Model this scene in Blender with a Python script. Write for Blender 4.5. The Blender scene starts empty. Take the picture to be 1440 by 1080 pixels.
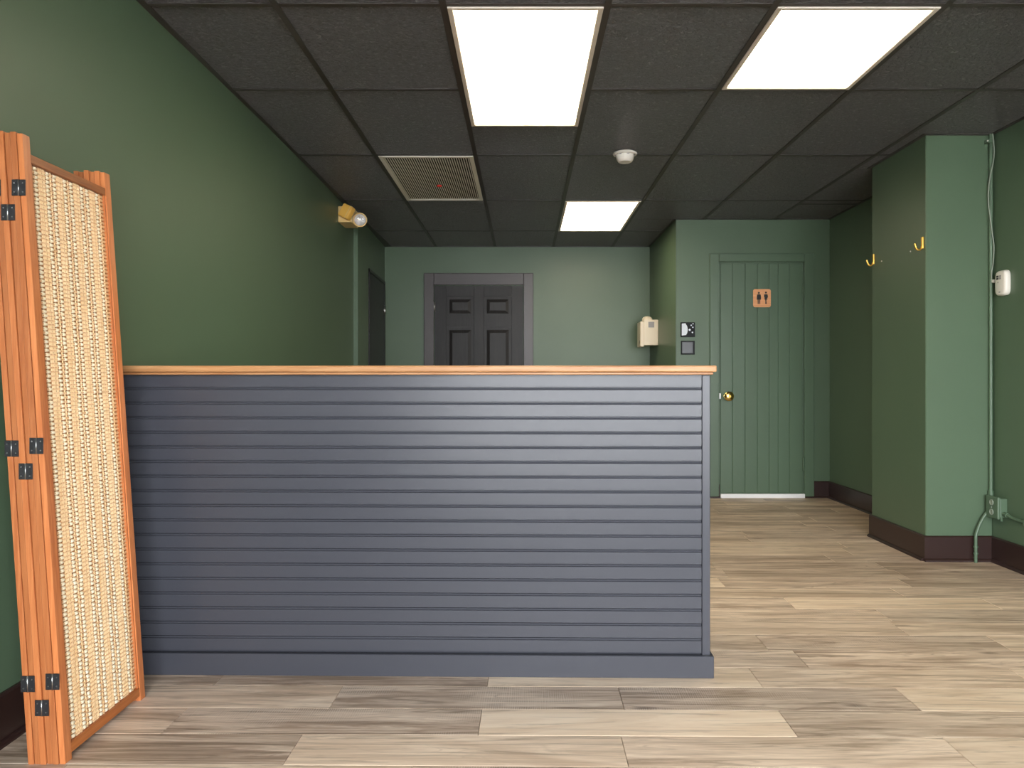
import bpy, bmesh, math, random
from mathutils import Vector, Matrix

random.seed(11)
S = bpy.context.scene
COL = S.collection

# ------------------------------------------------------------------ camera
F = 1080.0                      # focal length in pixels of the 1440 x 1080 frame
VX, VY = 736.0, 532.0           # vanishing point of the room's depth lines
CH = 1.03                       # eye height
cam_d = bpy.data.cameras.new('camera')
cam = bpy.data.objects.new('camera', cam_d)
COL.objects.link(cam)
cam.location = (0, 0, CH)
cam.rotation_euler = (math.pi / 2, 0, 0)
cam_d.sensor_fit = 'HORIZONTAL'
cam_d.sensor_width = 36.0
cam_d.lens = F / 1440 * 36
cam_d.shift_x = -(VX - 720) / 1440
cam_d.shift_y = -(540 - VY) / 1440
cam_d.clip_start = 0.05
cam_d.clip_end = 200
S.camera = cam

# ------------------------------------------------------------------ world, daylight, exposure
W = bpy.data.worlds.new('overcast_sky')
S.world = W
W.use_nodes = True
W.node_tree.nodes['Background'].inputs['Color'].default_value = (0.93, 0.965, 1.0, 1)
W.node_tree.nodes['Background'].inputs['Strength'].default_value = 22.0
LAMP = 9.0                     # luminous panels of the ceiling lights
LAMP_COL = (1.0, 0.84, 0.60, 1)
S.view_settings.view_transform = 'Standard'
S.view_settings.look = 'None'
S.view_settings.gamma = 1.0
S.view_settings.use_curve_mapping = False
S.view_settings.exposure = 0.15
S.cycles.use_denoising = True
S.cycles.max_bounces = 10
S.cycles.diffuse_bounces = 6
S.cycles.sample_clamp_indirect = 8

WIN = (-0.95, 2.45, 0.20, 2.30, -1.6)   # added shop window opening: x0 x1 z0 z1 y
pd = bpy.data.lights.new('window_portal', 'AREA')
pd.shape = 'RECTANGLE'
pd.size = WIN[1] - WIN[0]
pd.size_y = WIN[3] - WIN[2]
pd.cycles.is_portal = True
po = bpy.data.objects.new('window_portal', pd)
COL.objects.link(po)
po.location = ((WIN[0] + WIN[1]) / 2, WIN[4] - 0.11, (WIN[2] + WIN[3]) / 2)
po.rotation_euler = (math.pi / 2, 0, 0)

# ------------------------------------------------------------------ materials
def new_mat(name):
    m = bpy.data.materials.new(name)
    m.use_nodes = True
    nt = m.node_tree
    b = nt.nodes['Principled BSDF']
    return m, nt, b

def N(nt, t, **kw):
    n = nt.nodes.new(t)
    for k, v in kw.items():
        setattr(n, k, v)
    return n

def mixc(nt, fac, a, b, mode='MIX'):
    n = N(nt, 'ShaderNodeMix', data_type='RGBA', blend_type=mode)
    for i, v in ((0, fac), (6, a), (7, b)):
        if hasattr(v, 'links'):
            nt.links.new(v, n.inputs[i])
        else:
            n.inputs[i].default_value = v if i == 0 else (*v[:3], 1)
    return n.outputs[2]

def ramp(nt, fac, stops):
    n = N(nt, 'ShaderNodeValToRGB')
    e = n.color_ramp.elements
    while len(e) < len(stops):
        e.new(0.5)
    for i, (p, c) in enumerate(stops):
        e[i].position = p
        e[i].color = (c, c, c, 1) if isinstance(c, (int, float)) else (*c, 1)
    nt.links.new(fac, n.inputs[0])
    return n.outputs[0]

def mapping(nt, src, scale, rot=(0, 0, 0), off=None):
    n = N(nt, 'ShaderNodeMapping')
    n.inputs['Scale'].default_value = scale
    n.inputs['Rotation'].default_value = rot
    nt.links.new(src, n.inputs['Vector'])
    if off is not None:
        nt.links.new(off, n.inputs['Location'])
    return n.outputs[0]

def noise(nt, vec, scale, detail=4, rough=0.55, dist=0.0):
    n = N(nt, 'ShaderNodeTexNoise')
    n.inputs['Scale'].default_value = scale
    n.inputs['Detail'].default_value = detail
    n.inputs['Roughness'].default_value = rough
    n.inputs['Distortion'].default_value = dist
    nt.links.new(vec, n.inputs['Vector'])
    return n.outputs['Fac']

def bump(nt, b, h, strength, dist=0.002):
    n = N(nt, 'ShaderNodeBump')
    n.inputs['Strength'].default_value = strength
    n.inputs['Distance'].default_value = dist
    nt.links.new(h, n.inputs['Height'])
    nt.links.new(n.outputs[0], b.inputs['Normal'])

def rand_offset(nt, k=37.0):
    oi = N(nt, 'ShaderNodeObjectInfo')
    m = N(nt, 'ShaderNodeMath', operation='MULTIPLY')
    m.inputs[1].default_value = k
    nt.links.new(oi.outputs['Random'], m.inputs[0])
    return oi, m.outputs[0]

def paint(name, col, rough, bscale=180, bstr=0.12, var=0.06, spec=0.5, metal=0.0):
    """painted or plain surface: a trace of uneven colour and fine roller relief"""
    m, nt, b = new_mat(name)
    tc = N(nt, 'ShaderNodeTexCoord')
    f = noise(nt, tc.outputs['Object'], 2.3, 3)
    c = mixc(nt, f, tuple(x * (1 - var) for x in col), tuple(x * (1 + var) for x in col))
    nt.links.new(c, b.inputs['Base Color'])
    b.inputs['Roughness'].default_value = rough
    b.inputs['Specular IOR Level'].default_value = spec
    b.inputs['Metallic'].default_value = metal
    if bstr:
        bump(nt, b, noise(nt, tc.outputs['Object'], bscale, 3), bstr, 0.001)
    return m

def wood(name, dark, mid, light, axis, rough=0.4, fine=30.0, spec=0.5, vary=0.25):
    m, nt, b = new_mat(name)
    tc = N(nt, 'ShaderNodeTexCoord')
    oi, off = rand_offset(nt)
    s = [fine, fine, fine]
    s[axis] = 1.6
    v = mapping(nt, tc.outputs['Object'], s, off=off)
    f1 = noise(nt, v, 1.0, 6, 0.6, 0.6)
    s2 = [fine * 5] * 3
    s2[axis] = 6
    f2 = noise(nt, mapping(nt, tc.outputs['Object'], s2, off=off), 1.0, 3)
    c = mixc(nt, ramp(nt, f1, [(0.32, 0.0), (0.68, 1.0)]), dark, mid)
    c = mixc(nt, ramp(nt, f2, [(0.42, 0.0), (0.75, 0.75)]), c, light)
    hv = N(nt, 'ShaderNodeHueSaturation')
    mr = N(nt, 'ShaderNodeMapRange')
    mr.inputs[3].default_value = 1 - vary
    mr.inputs[4].default_value = 1 + vary
    nt.links.new(oi.outputs['Random'], mr.inputs[0])
    nt.links.new(mr.outputs[0], hv.inputs['Value'])
    nt.links.new(c, hv.inputs['Color'])
    nt.links.new(hv.outputs[0], b.inputs['Base Color'])
    b.inputs['Roughness'].default_value = rough
    b.inputs['Specular IOR Level'].default_value = spec
    bump(nt, b, f2, 0.15, 0.001)
    return m

def plank_material():
    """weathered oak vinyl: object colour r = paleness, g = how much saw-mark figure"""
    m, nt, b = new_mat('oak_vinyl_plank')
    tc = N(nt, 'ShaderNodeTexCoord')
    oi, off = rand_offset(nt, 53.0)
    sep = N(nt, 'ShaderNodeSeparateColor')
    nt.links.new(oi.outputs['Color'], sep.inputs[0])
    o = tc.outputs['Object']
    big = noise(nt, mapping(nt, o, (1.3, 9, 1), off=off), 1.0, 5, 0.6, 1.6)
    streak = noise(nt, mapping(nt, o, (1.7, 30, 1), off=off), 1.0, 7, 0.66, 1.4)
    fine = noise(nt, mapping(nt, o, (12, 190, 1), off=off), 1.0, 3)
    c = mixc(nt, ramp(nt, big, [(0.38, 0.0), (0.60, 1.0)]), (0.40, 0.275, 0.185), (0.66, 0.50, 0.365))
    c = mixc(nt, ramp(nt, streak, [(0.37, 1.0), (0.50, 0.0)]), c, (0.215, 0.150, 0.095))
    c = mixc(nt, ramp(nt, streak, [(0.53, 0.0), (0.68, 0.8)]), c, (0.84, 0.69, 0.53))
    c = mixc(nt, ramp(nt, fine, [(0.35, 0.35), (0.6, 0.0)]), c, (0.24, 0.16, 0.11))
    # growth-ring lines along the contours of the broad figure
    mg = N(nt, 'ShaderNodeMath', operation='MULTIPLY')
    mg.inputs[1].default_value = 22.0
    nt.links.new(noise(nt, mapping(nt, o, (1.1, 7.5, 1), off=off), 1.0, 2, 0.4, 0.9), mg.inputs[0])
    pp = N(nt, 'ShaderNodeMath', operation='PINGPONG')
    pp.inputs[1].default_value = 1.0
    nt.links.new(mg.outputs[0], pp.inputs[0])
    mb = N(nt, 'ShaderNodeMath', operation='MULTIPLY')
    nt.links.new(ramp(nt, pp.outputs[0], [(0.0, 0.55), (0.22, 0.0)]), mb.inputs[0])
    nt.links.new(ramp(nt, noise(nt, mapping(nt, o, (3, 11, 1), off=off), 1.0, 3), [(0.42, 0.0), (0.6, 1.0)]), mb.inputs[1])
    c = mixc(nt, mb.outputs[0], c, (0.22, 0.14, 0.09))
    # knots
    vo = N(nt, 'ShaderNodeTexVoronoi')
    vo.inputs['Scale'].default_value = 1.0
    nt.links.new(mapping(nt, o, (3.0, 8.0, 1), off=off), vo.inputs['Vector'])
    c = mixc(nt, ramp(nt, vo.outputs['Distance'], [(0.03, 0.8), (0.14, 0.0)]), c, (0.13, 0.08, 0.05))
    # pale planks
    c = mixc(nt, sep.outputs[0], c, mixc(nt, ramp(nt, big, [(0.3, 0.0), (0.7, 1.0)]), (0.72, 0.52, 0.34), (0.88, 0.71, 0.52)))
    c = mixc(nt, ramp(nt, streak, [(0.34, 0.55), (0.46, 0.0)]), c, (0.28, 0.19, 0.12))
    # saw marks across the grain
    wv = N(nt, 'ShaderNodeTexWave', wave_type='BANDS', bands_direction='X')
    wv.inputs['Scale'].default_value = 46
    wv.inputs['Distortion'].default_value = 6.0
    wv.inputs['Detail'].default_value = 3
    nt.links.new(mapping(nt, o, (1, 0.12, 1), (0, 0, 0.06), off=off), wv.inputs['Vector'])
    mk = noise(nt, mapping(nt, o, (2.5, 6, 1), off=off), 1.0, 2)
    mm = N(nt, 'ShaderNodeMath', operation='MULTIPLY')
    nt.links.new(ramp(nt, mk, [(0.45, 0.0), (0.60, 1.0)]), mm.inputs[0])
    nt.links.new(sep.outputs[1], mm.inputs[1])
    m2 = N(nt, 'ShaderNodeMath', operation='MULTIPLY')
    nt.links.new(ramp(nt, wv.outputs['Fac'], [(0.55, 0.0), (0.9, 0.45)]), m2.inputs[0])
    nt.links.new(mm.outputs[0], m2.inputs[1])
    c = mixc(nt, m2.outputs[0], c, (0.74, 0.62, 0.50))
    # plank to plank tone
    hv = N(nt, 'ShaderNodeHueSaturation')
    nt.links.new(sep.outputs[2], hv.inputs['Value'])
    hv.inputs['Saturation'].default_value = 0.88
    nt.links.new(c, hv.inputs['Color'])
    nt.links.new(hv.outputs[0], b.inputs['Base Color'])
    b.inputs['Roughness'].default_value = 0.42
    b.inputs['Specular IOR Level'].default_value = 0.4
    bump(nt, b, streak, 0.10, 0.001)
    return m

def tile_material():
    """black painted mineral fibre tile with fissured relief"""
    m, nt, b = new_mat('black_fissured_tile')
    tc = N(nt, 'ShaderNodeTexCoord')
    oi, off = rand_offset(nt)
    v = mapping(nt, tc.outputs['Object'], (1, 1, 1), off=off)
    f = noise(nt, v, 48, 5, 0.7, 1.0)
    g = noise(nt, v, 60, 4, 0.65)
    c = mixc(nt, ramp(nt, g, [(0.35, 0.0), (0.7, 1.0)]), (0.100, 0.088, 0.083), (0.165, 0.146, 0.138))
    c = mixc(nt, ramp(nt, f, [(0.55, 0.0), (0.66, 0.75)]), c, (0.34, 0.31, 0.295))  # pale flecks on the raised bits paint glints into the tile colour
    nt.links.new(c, b.inputs['Base Color'])
    b.inputs['Roughness'].default_value = 0.30
    b.inputs['Specular IOR Level'].default_value = 0.6
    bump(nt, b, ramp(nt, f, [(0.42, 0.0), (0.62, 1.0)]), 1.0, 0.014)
    return m

def emit(name, col, strength):
    m, nt, b = new_mat(name)
    b.inputs['Base Color'].default_value = (0.9, 0.88, 0.84, 1)
    b.inputs['Emission Color'].default_value = col
    b.inputs['Emission Strength'].default_value = strength
    return m

def glass_material():
    m, nt, b = new_mat('window_glass')
    tr = N(nt, 'ShaderNodeBsdfTransparent')
    gl = N(nt, 'ShaderNodeBsdfGlossy')
    gl.inputs['Roughness'].default_value = 0.02
    fr = N(nt, 'ShaderNodeFresnel')
    mx = N(nt, 'ShaderNodeMixShader')
    nt.links.new(fr.outputs[0], mx.inputs[0])
    nt.links.new(tr.outputs[0], mx.inputs[1])
    nt.links.new(gl.outputs[0], mx.inputs[2])
    nt.links.new(mx.outputs[0], nt.nodes['Material Output'].inputs['Surface'])
    return m

M = {
    'green': paint('green_wall_paint', (0.092, 0.146, 0.088), 0.42),
    'green_trim': paint('green_trim_paint', (0.092, 0.148, 0.092), 0.36, bstr=0.06),
    'navy': paint('slate_blue_paint', (0.048, 0.050, 0.062), 0.32, bscale=120, bstr=0.05, spec=0.36),
    'brown': paint('dark_brown_gloss_paint', (0.030, 0.014, 0.012), 0.34, bstr=0.04),
    'black_door': wood('black_door_paint', (0.014, 0.013, 0.013), (0.019, 0.017, 0.017), (0.025, 0.023, 0.023), 2, 0.42, 14, vary=0.0, spec=0.28),
    'taupe': paint('dark_taupe_paint', (0.058, 0.049, 0.050), 0.38, bstr=0.05),
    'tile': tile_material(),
    'grid': paint('black_grid_enamel', (0.052, 0.045, 0.041), 0.45, bstr=0.0),
    'plenum': paint('plenum_dark', (0.02, 0.02, 0.02), 0.9, bstr=0.0),
    'plank': plank_material(),
    'slabfloor': paint('floor_underlay', (0.20, 0.15, 0.11), 0.7),
    'cedar': wood('red_orange_cedar', (0.40, 0.118, 0.036), (0.50, 0.165, 0.052), (0.60, 0.225, 0.080), 2, 0.36, 26),
    'cedar_rail': wood('brown_orange_rail', (0.26, 0.075, 0.018), (0.40, 0.12, 0.026), (0.46, 0.16, 0.04), 1, 0.38, 24),
    'maple': wood('honey_maple_top', (0.35, 0.155, 0.058), (0.46, 0.225, 0.088), (0.56, 0.32, 0.15), 0, 0.38, 20, vary=0.04, spec=0.3),
    'rattan': wood('natural_rattan', (0.64, 0.34, 0.15), (0.84, 0.52, 0.27), (0.94, 0.70, 0.44), 1, 0.38, 60, vary=0.0),
    'rattan_gap_shade': wood('shaded_brown_rattan', (0.30, 0.13, 0.045), (0.40, 0.18, 0.06), (0.46, 0.24, 0.09), 2, 0.6, 60, vary=0.0),
    'rattan_pale': wood('bleached_rattan', (0.86, 0.72, 0.48), (0.93, 0.83, 0.63), (0.97, 0.93, 0.82), 1, 0.36, 60, vary=0.0),
    'rattan_warp': wood('pale_rattan_warp', (0.70, 0.46, 0.22), (0.84, 0.62, 0.35), (0.92, 0.76, 0.50), 2, 0.5, 60, vary=0.0),
    'hinge_black': paint('black_hinge_steel', (0.018, 0.018, 0.020), 0.42, bstr=0.0),
    'steel': paint('bright_steel', (0.62, 0.62, 0.62), 0.28, bstr=0.0, metal=1.0),
    'brass': paint('polished_brass', (0.83, 0.60, 0.20), 0.20, bstr=0.0, metal=1.0),
    'gold': paint('gold_hook', (0.80, 0.48, 0.10), 0.28, bstr=0.0, metal=0.9),
    'frame_white': paint('warm_white_enamel', (0.72, 0.66, 0.58), 0.4, bstr=0.0),
    'grille': paint('grille_cream_enamel', (0.90, 0.86, 0.78), 0.45, bstr=0.0),
    'white': paint('white_plastic', (0.82, 0.78, 0.72), 0.35, bstr=0.0),
    'cream': paint('cream_plastic', (0.74, 0.65, 0.51), 0.38, bstr=0.0),
    'amber': paint('aged_amber_plastic', (0.88, 0.50, 0.10), 0.36, bstr=0.0),
    'amber_pale': paint('aged_beige_plastic', (0.86, 0.60, 0.26), 0.36, bstr=0.0),
    'reflector': paint('lamp_reflector', (0.85, 0.85, 0.88), 0.12, bstr=0.0, metal=1.0),
    'gloss_black': paint('black_glass', (0.010, 0.011, 0.013), 0.16, bstr=0.0, spec=0.15),
    'grey_plate': paint('dark_grey_switch', (0.10, 0.105, 0.12), 0.22, bstr=0.0),
    'grey_print': paint('grey_print', (0.30, 0.29, 0.29), 0.5, bstr=0.0),
    'pale_print': paint('pale_print', (0.78, 0.84, 0.92), 0.4, bstr=0.0),
    'sign_wood': wood('sign_plywood', (0.74, 0.31, 0.12), (0.88, 0.40, 0.17), (0.92, 0.48, 0.24), 0, 0.45, 40, vary=0.0),
    'ink': paint('black_ink', (0.008, 0.007, 0.007), 0.5, bstr=0.0),
    'red': paint('red_plastic', (0.75, 0.03, 0.02), 0.4, bstr=0.0),
    'sill_white': paint('white_sill_paint', (0.88, 0.88, 0.88), 0.4, bstr=0.0),
    'wire': paint('pale_green_painted_wire', (0.26, 0.30, 0.24), 0.4, bstr=0.0),
    'pavement': paint('unseen_paled_pavement', (0.56, 0.54, 0.51), 0.85, bscale=60),
    'alu': paint('dark_bronze_frame', (0.06, 0.055, 0.05), 0.35, bstr=0.0),
    'glass': glass_material(),
    'lamp': emit('lamp_diffuser_glow', LAMP_COL, LAMP),
}

# ------------------------------------------------------------------ helpers
def wmat(o):
    m = o.matrix_parent_inverse @ o.matrix_basis
    return wmat(o.parent) @ m if o.parent else o.matrix_basis.copy()

def adopt(o, parent):
    if parent is not None:
        inv = wmat(parent).inverted()
        o.parent = parent
        o.matrix_parent_inverse = inv
    return o

def obj(name, bm, mat, parent=None, smooth=False):
    """link a bmesh given in world coordinates; its origin goes to its centre"""
    me = bpy.data.meshes.new(name)
    bmesh.ops.recalc_face_normals(bm, faces=bm.faces)
    xs = [v.co for v in bm.verts]
    c = Vector(((min(v.x for v in xs) + max(v.x for v in xs)) / 2,
                (min(v.y for v in xs) + max(v.y for v in xs)) / 2,
                (min(v.z for v in xs) + max(v.z for v in xs)) / 2))
    bmesh.ops.translate(bm, verts=bm.verts, vec=-c)
    bm.to_mesh(me)
    bm.free()
    if smooth:
        for p in me.polygons:
            p.use_smooth = True
    me.materials.append(M[mat])
    o = bpy.data.objects.new(name, me)
    COL.objects.link(o)
    o.location = c
    return adopt(o, parent)

def add_box(bm, x0, x1, y0, y1, z0, z1, bev=0.0, seg=1, shear=None):
    r = bmesh.ops.create_cube(bm, size=1.0)
    vs = r['verts']
    for v in vs:
        v.co = Vector((x0 + (v.co.x + 0.5) * (x1 - x0), y0 + (v.co.y + 0.5) * (y1 - y0), z0 + (v.co.z + 0.5) * (z1 - z0)))
    if bev:
        es = list({e for v in vs for e in v.link_edges})
        g = bmesh.ops.bevel(bm, geom=es, offset=bev, segments=seg, affect='EDGES', profile=0.5)
        vs = list({v for v in g['verts']} | {v for v in vs if v.is_valid})
    if shear:
        for v in vs:
            v.co.x += shear * v.co.z
    return vs

def box(name, x0, x1, y0, y1, z0, z1, mat, parent=None, bev=0.0, seg=1, shear=None):
    bm = bmesh.new()
    add_box(bm, x0, x1, y0, y1, z0, z1, bev, seg, shear)
    return obj(name, bm, mat, parent)

def add_prism(bm, pts, depth_vec):
    """extrude a closed 3-D outline"""
    a = [bm.verts.new(p) for p in pts]
    b = [bm.verts.new(Vector(p) + Vector(depth_vec)) for p in pts]
    n = len(a)
    bm.faces.new(a)
    bm.faces.new(b[::-1])
    for i in range(n):
        bm.faces.new((a[i], a[(i + 1) % n], b[(i + 1) % n], b[i]))

def add_tube(bm, pts, r, seg=10):
    pts = [Vector(p) for p in pts]
    rings = []
    for i, p in enumerate(pts):
        d = (pts[min(i + 1, len(pts) - 1)] - pts[max(i - 1, 0)]).normalized()
        u = d.orthogonal().normalized() if i == 0 else (rings_u - d * rings_u.dot(d)).normalized()
        rings_u = u
        w = d.cross(u)
        rings.append([bm.verts.new(p + (u * math.cos(2 * math.pi * k / seg) + w * math.sin(2 * math.pi * k / seg)) * r) for k in range(seg)])
    for a, b in zip(rings, rings[1:]):
        for k in range(seg):
            bm.faces.new((a[k], a[(k + 1) % seg], b[(k + 1) % seg], b[k]))
    bm.faces.new(rings[0][::-1])
    bm.faces.new(rings[-1])

def smooth_path(ctrl, n=8):
    """Catmull-Rom through control points"""
    c = [Vector(p) for p in ctrl]
    c = [2 * c[0] - c[1]] + c + [2 * c[-1] - c[-2]]
    out = []
    for i in range(1, len(c) - 2):
        p0, p1, p2, p3 = c[i - 1:i + 3]
        for k in range(n):
            t = k / n
            out.append(0.5 * ((2 * p1) + (p2 - p0) * t + (2 * p0 - 5 * p1 + 4 * p2 - p3) * t * t + (3 * p1 - p0 - 3 * p2 + p3) * t ** 3))
    out.append(c[-2])
    return out

def add_lathe(bm, prof, origin, axis, seg=24):
    """prof = [(along axis, radius)]"""
    origin = Vector(origin)
    axis = Vector(axis).normalized()
    u = axis.orthogonal().normalized()
    w = axis.cross(u)
    rings = []
    for h, r in prof:
        if r < 1e-6:
            rings.append([bm.verts.new(origin + axis * h)])
        else:
            rings.append([bm.verts.new(origin + axis * h + (u * math.cos(2 * math.pi * k / seg) + w * math.sin(2 * math.pi * k / seg)) * r) for k in range(seg)])
    for a, b in zip(rings, rings[1:]):
        for k in range(seg):
            q = (k + 1) % seg
            if len(a) == 1 and len(b) == 1:
                continue
            if len(a) == 1:
                bm.faces.new((a[0], b[q], b[k]))
            elif len(b) == 1:
                bm.faces.new((a[k], a[q], b[0]))
            else:
                bm.faces.new((a[k], a[q], b[q], b[k]))

def lathe(name, prof, origin, axis, mat, parent=None, seg=24, smooth=True):
    bm = bmesh.new()
    add_lathe(bm, prof, origin, axis, seg)
    o = obj(name, bm, mat, parent, smooth)
    o.data.set_sharp_from_angle(angle=math.radians(40))
    return o

def tube(name, pts, r, mat, parent=None, seg=10):
    bm = bmesh.new()
    add_tube(bm, pts, r, seg)
    o = obj(name, bm, mat, parent, True)
    o.data.set_sharp_from_angle(angle=math.radians(50))
    return o

def tag(o, label, cat, group=None, kind=None):
    o['label'] = label
    o['category'] = cat
    if group:
        o['group'] = group
    if kind:
        o['kind'] = kind
    return o

def thing(name, loc, label, cat, group=None, kind=None):
    o = bpy.data.objects.new(name, None)
    COL.objects.link(o)
    o.empty_display_size = 0.1
    o.location = loc
    return tag(o, label, cat, group, kind)

def px(x, y, Y):
    return Vector(((x - VX) * Y / F, Y, CH + (VY - y) * Y / F))

CEIL = 2.40
XR = 2.645          # right wall
YB = 8.0            # back wall
YT = 6.63           # restroom wall
YF = -1.6           # shop front

# ------------------------------------------------------------------ room shell
def left_x(y, z):
    t = min(1.0, max(0.0, (y - 3.0) / 3.46))
    return -1.475 + 0.047 * t + 0.078 * (1 - t * t) * max(0.0, min(1.0, z / CEIL)) ** 3

bm = bmesh.new()
ys = [YF + (6.46 - YF) * i / 16 for i in range(17)]
zs = [2.5 * i / 10 for i in range(11)]
fr = [[bm.verts.new((left_x(y, z), y, z)) for z in zs] for y in ys]
bk = [[bm.verts.new((-1.62, y, z)) for z in zs] for y in ys]
for i in range(16):
    for j in range(10):
        bm.faces.new((fr[i][j], fr[i + 1][j], fr[i + 1][j + 1], fr[i][j + 1]))
        bm.faces.new((bk[i][j], bk[i][j + 1], bk[i + 1][j + 1], bk[i + 1][j]))
for i in range(16):
    bm.faces.new((fr[i][0], bk[i][0], bk[i + 1][0], fr[i + 1][0]))
    bm.faces.new((fr[i][10], fr[i + 1][10], bk[i + 1][10], bk[i][10]))
for j in range(10):
    bm.faces.new((fr[0][j], fr[0][j + 1], bk[0][j + 1], bk[0][j]))
    bm.faces.new((fr[16][j], bk[16][j], bk[16][j + 1], fr[16][j + 1]))
o = obj('wall_left', bm, 'green', smooth=True)
o.data.set_sharp_from_angle(angle=math.radians(30))
tag(o, 'long dark green wall behind the leaning folding screen', 'wall', kind='structure')

bm = bmesh.new()
add_prism(bm, [(-1.392, 6.46, 0), (-1.444, YB, 0), (-1.62, YB, 0), (-1.62, 6.46, 0)], (0, 0, 2.5))
tag(obj('wall_left_rear', bm, 'green'), 'short green wall stub with a pale corner strip past the emergency light', 'wall', kind='structure')
tag(box('wall_back', -1.62, 1.317, YB, YB + 0.12, 0, 2.5, 'green'), 'green back wall around the black six-panel door', 'wall', kind='structure')
tag(box('wall_restroom', 1.317, 2.78, YT, YB + 0.12, 0, 2.5, 'green'), 'green wall block holding the plank restroom door', 'wall', kind='structure')
tag(box('wall_right', XR, XR + 0.12, YF, YT, 0, 2.5, 'green'), 'green wall along the right edge, behind the white detector', 'wall', kind='structure')
tag(box('wall_pillar', 2.269, XR, 4.33, 5.0, 0, 2.5, 'green', bev=0.004), 'square green pillar carrying two brass coat hooks', 'pillar', kind='structure')
# shop front behind the camera: low wall, header, sides and the added glazed opening
bm = bmesh.new()
add_box(bm, -1.62, XR + 0.12, YF - 0.12, YF, 0, WIN[2])
add_box(bm, -1.62, XR + 0.12, YF - 0.12, YF, WIN[3], 2.5)
add_box(bm, -1.62, WIN[0], YF - 0.12, YF, WIN[2], WIN[3])
add_box(bm, WIN[1], XR + 0.12, YF - 0.12, YF, WIN[2], WIN[3])
tag(obj('wall_front', bm, 'green'), 'green shop-front wall around the added window', 'wall', kind='structure')
w1 = thing('added_window_1', ((WIN[0] + WIN[1]) / 2, YF - 0.06, WIN[2]), 'wide shop window with three panes, unseen and added for daylight', 'window', kind='structure')  # unseen window, added behind the camera to supply the daylight
npane = 3
pw = (WIN[1] - WIN[0]) / npane
for i in range(npane + 1):
    x = WIN[0] + i * pw
    box('added_mullion', max(x - 0.025, WIN[0]), min(x + 0.025, WIN[1]), YF - 0.09, YF - 0.03, WIN[2], WIN[3], 'alu', w1)
box('added_window_rail', WIN[0], WIN[1], YF - 0.09, YF - 0.03, WIN[2], WIN[2] + 0.05, 'alu', w1)
box('added_window_rail', WIN[0], WIN[1], YF - 0.09, YF - 0.03, WIN[3] - 0.05, WIN[3], 'alu', w1)
for i in range(npane):
    box('added_pane', WIN[0] + i * pw + 0.025, WIN[0] + (i + 1) * pw - 0.025, YF - 0.063, YF - 0.057, WIN[2] + 0.05, WIN[3] - 0.05, 'glass', w1)
tag(box('ground', -15, 15, -25, YF - 0.12, -0.2, -0.12, 'pavement'), 'unseen paled concrete pavement outside the added shop window', 'pavement', kind='structure')  # unseen ground, paled to bounce more daylight up to the ceiling

# ------------------------------------------------------------------ floor of planks
floor = tag(box('floor', -1.62, 2.78, YF - 0.12, YB + 0.12, -0.10, -0.0045, 'slabfloor'), 'brown grey oak plank floor', 'floor', kind='structure')
PW, PL, GAP = 0.1757, 0.92, 0.0007
pmesh = {}
def plank_mesh(length, width=PW):
    k = round(length, 3)
    if k not in pmesh:
        bm = bmesh.new()
        add_box(bm, -length / 2 + GAP, length / 2 - GAP, -width / 2 + GAP, width / 2 - GAP, -0.0045, 0.0, 0.0)
        top = [e for e in bm.edges if all(v.co.z > -0.001 for v in e.verts)]
        bmesh.ops.bevel(bm, geom=top, offset=0.0009, segments=1, affect='EDGES')
        me = bpy.data.meshes.new('plank')
        bm.to_mesh(me)
        bm.free()
        me.materials.append(M['plank'])
        pmesh[k] = me
    return pmesh[k]
ROT = -0.010
ROW0 = 2.299                     # centre of the row that holds the pale plank in front of the counter
ENDS = {0: 0.79, 1: 1.235, 2: 0.80, -1: 1.20, 7: 1.22, 4: 0.93, 9: 1.0, 5: 1.55}
PALE = {(0, -0.13): 0.85, (1, 1.235): 0.8, (2, -0.12): 0.7, (-1, 1.20): 0.75, (7, 1.22): 0.7, (9, 0.08): 0.6}
rng = random.Random(5)
for r in range(-4, 26):
    yc = ROW0 + r * PW
    e = ENDS.get(r, rng.uniform(0, PL))
    e -= math.ceil((e + 1.6) / PL) * PL
    xmin = -1.47 if yc < 2.75 else 0.25
    xmax = XR - 0.005
    x = e
    while x < xmax:
        a, b = max(x, xmin), min(x + PL, xmax)
        if b - a > 0.03:
            p = bpy.data.objects.new('plank', plank_mesh(b - a))
            COL.objects.link(p)
            c = (a + b) / 2
            p.location = (c, yc + math.tan(ROT) * (c - 0.4), 0)
            p.rotation_euler = (0, 0, ROT)
            pale = rng.random() ** 3 * 0.55
            for (pr, pxs), val in PALE.items():
                if pr == r and abs(pxs - x) < 0.06:
                    pale = val
            saw = 1.0 if (rng.random() < 0.38 and pale < 0.3) else 0.0
            p.color = (pale, saw, rng.uniform(0.96, 1.20), 1)
            adopt(p, floor)
        x += PL

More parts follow.
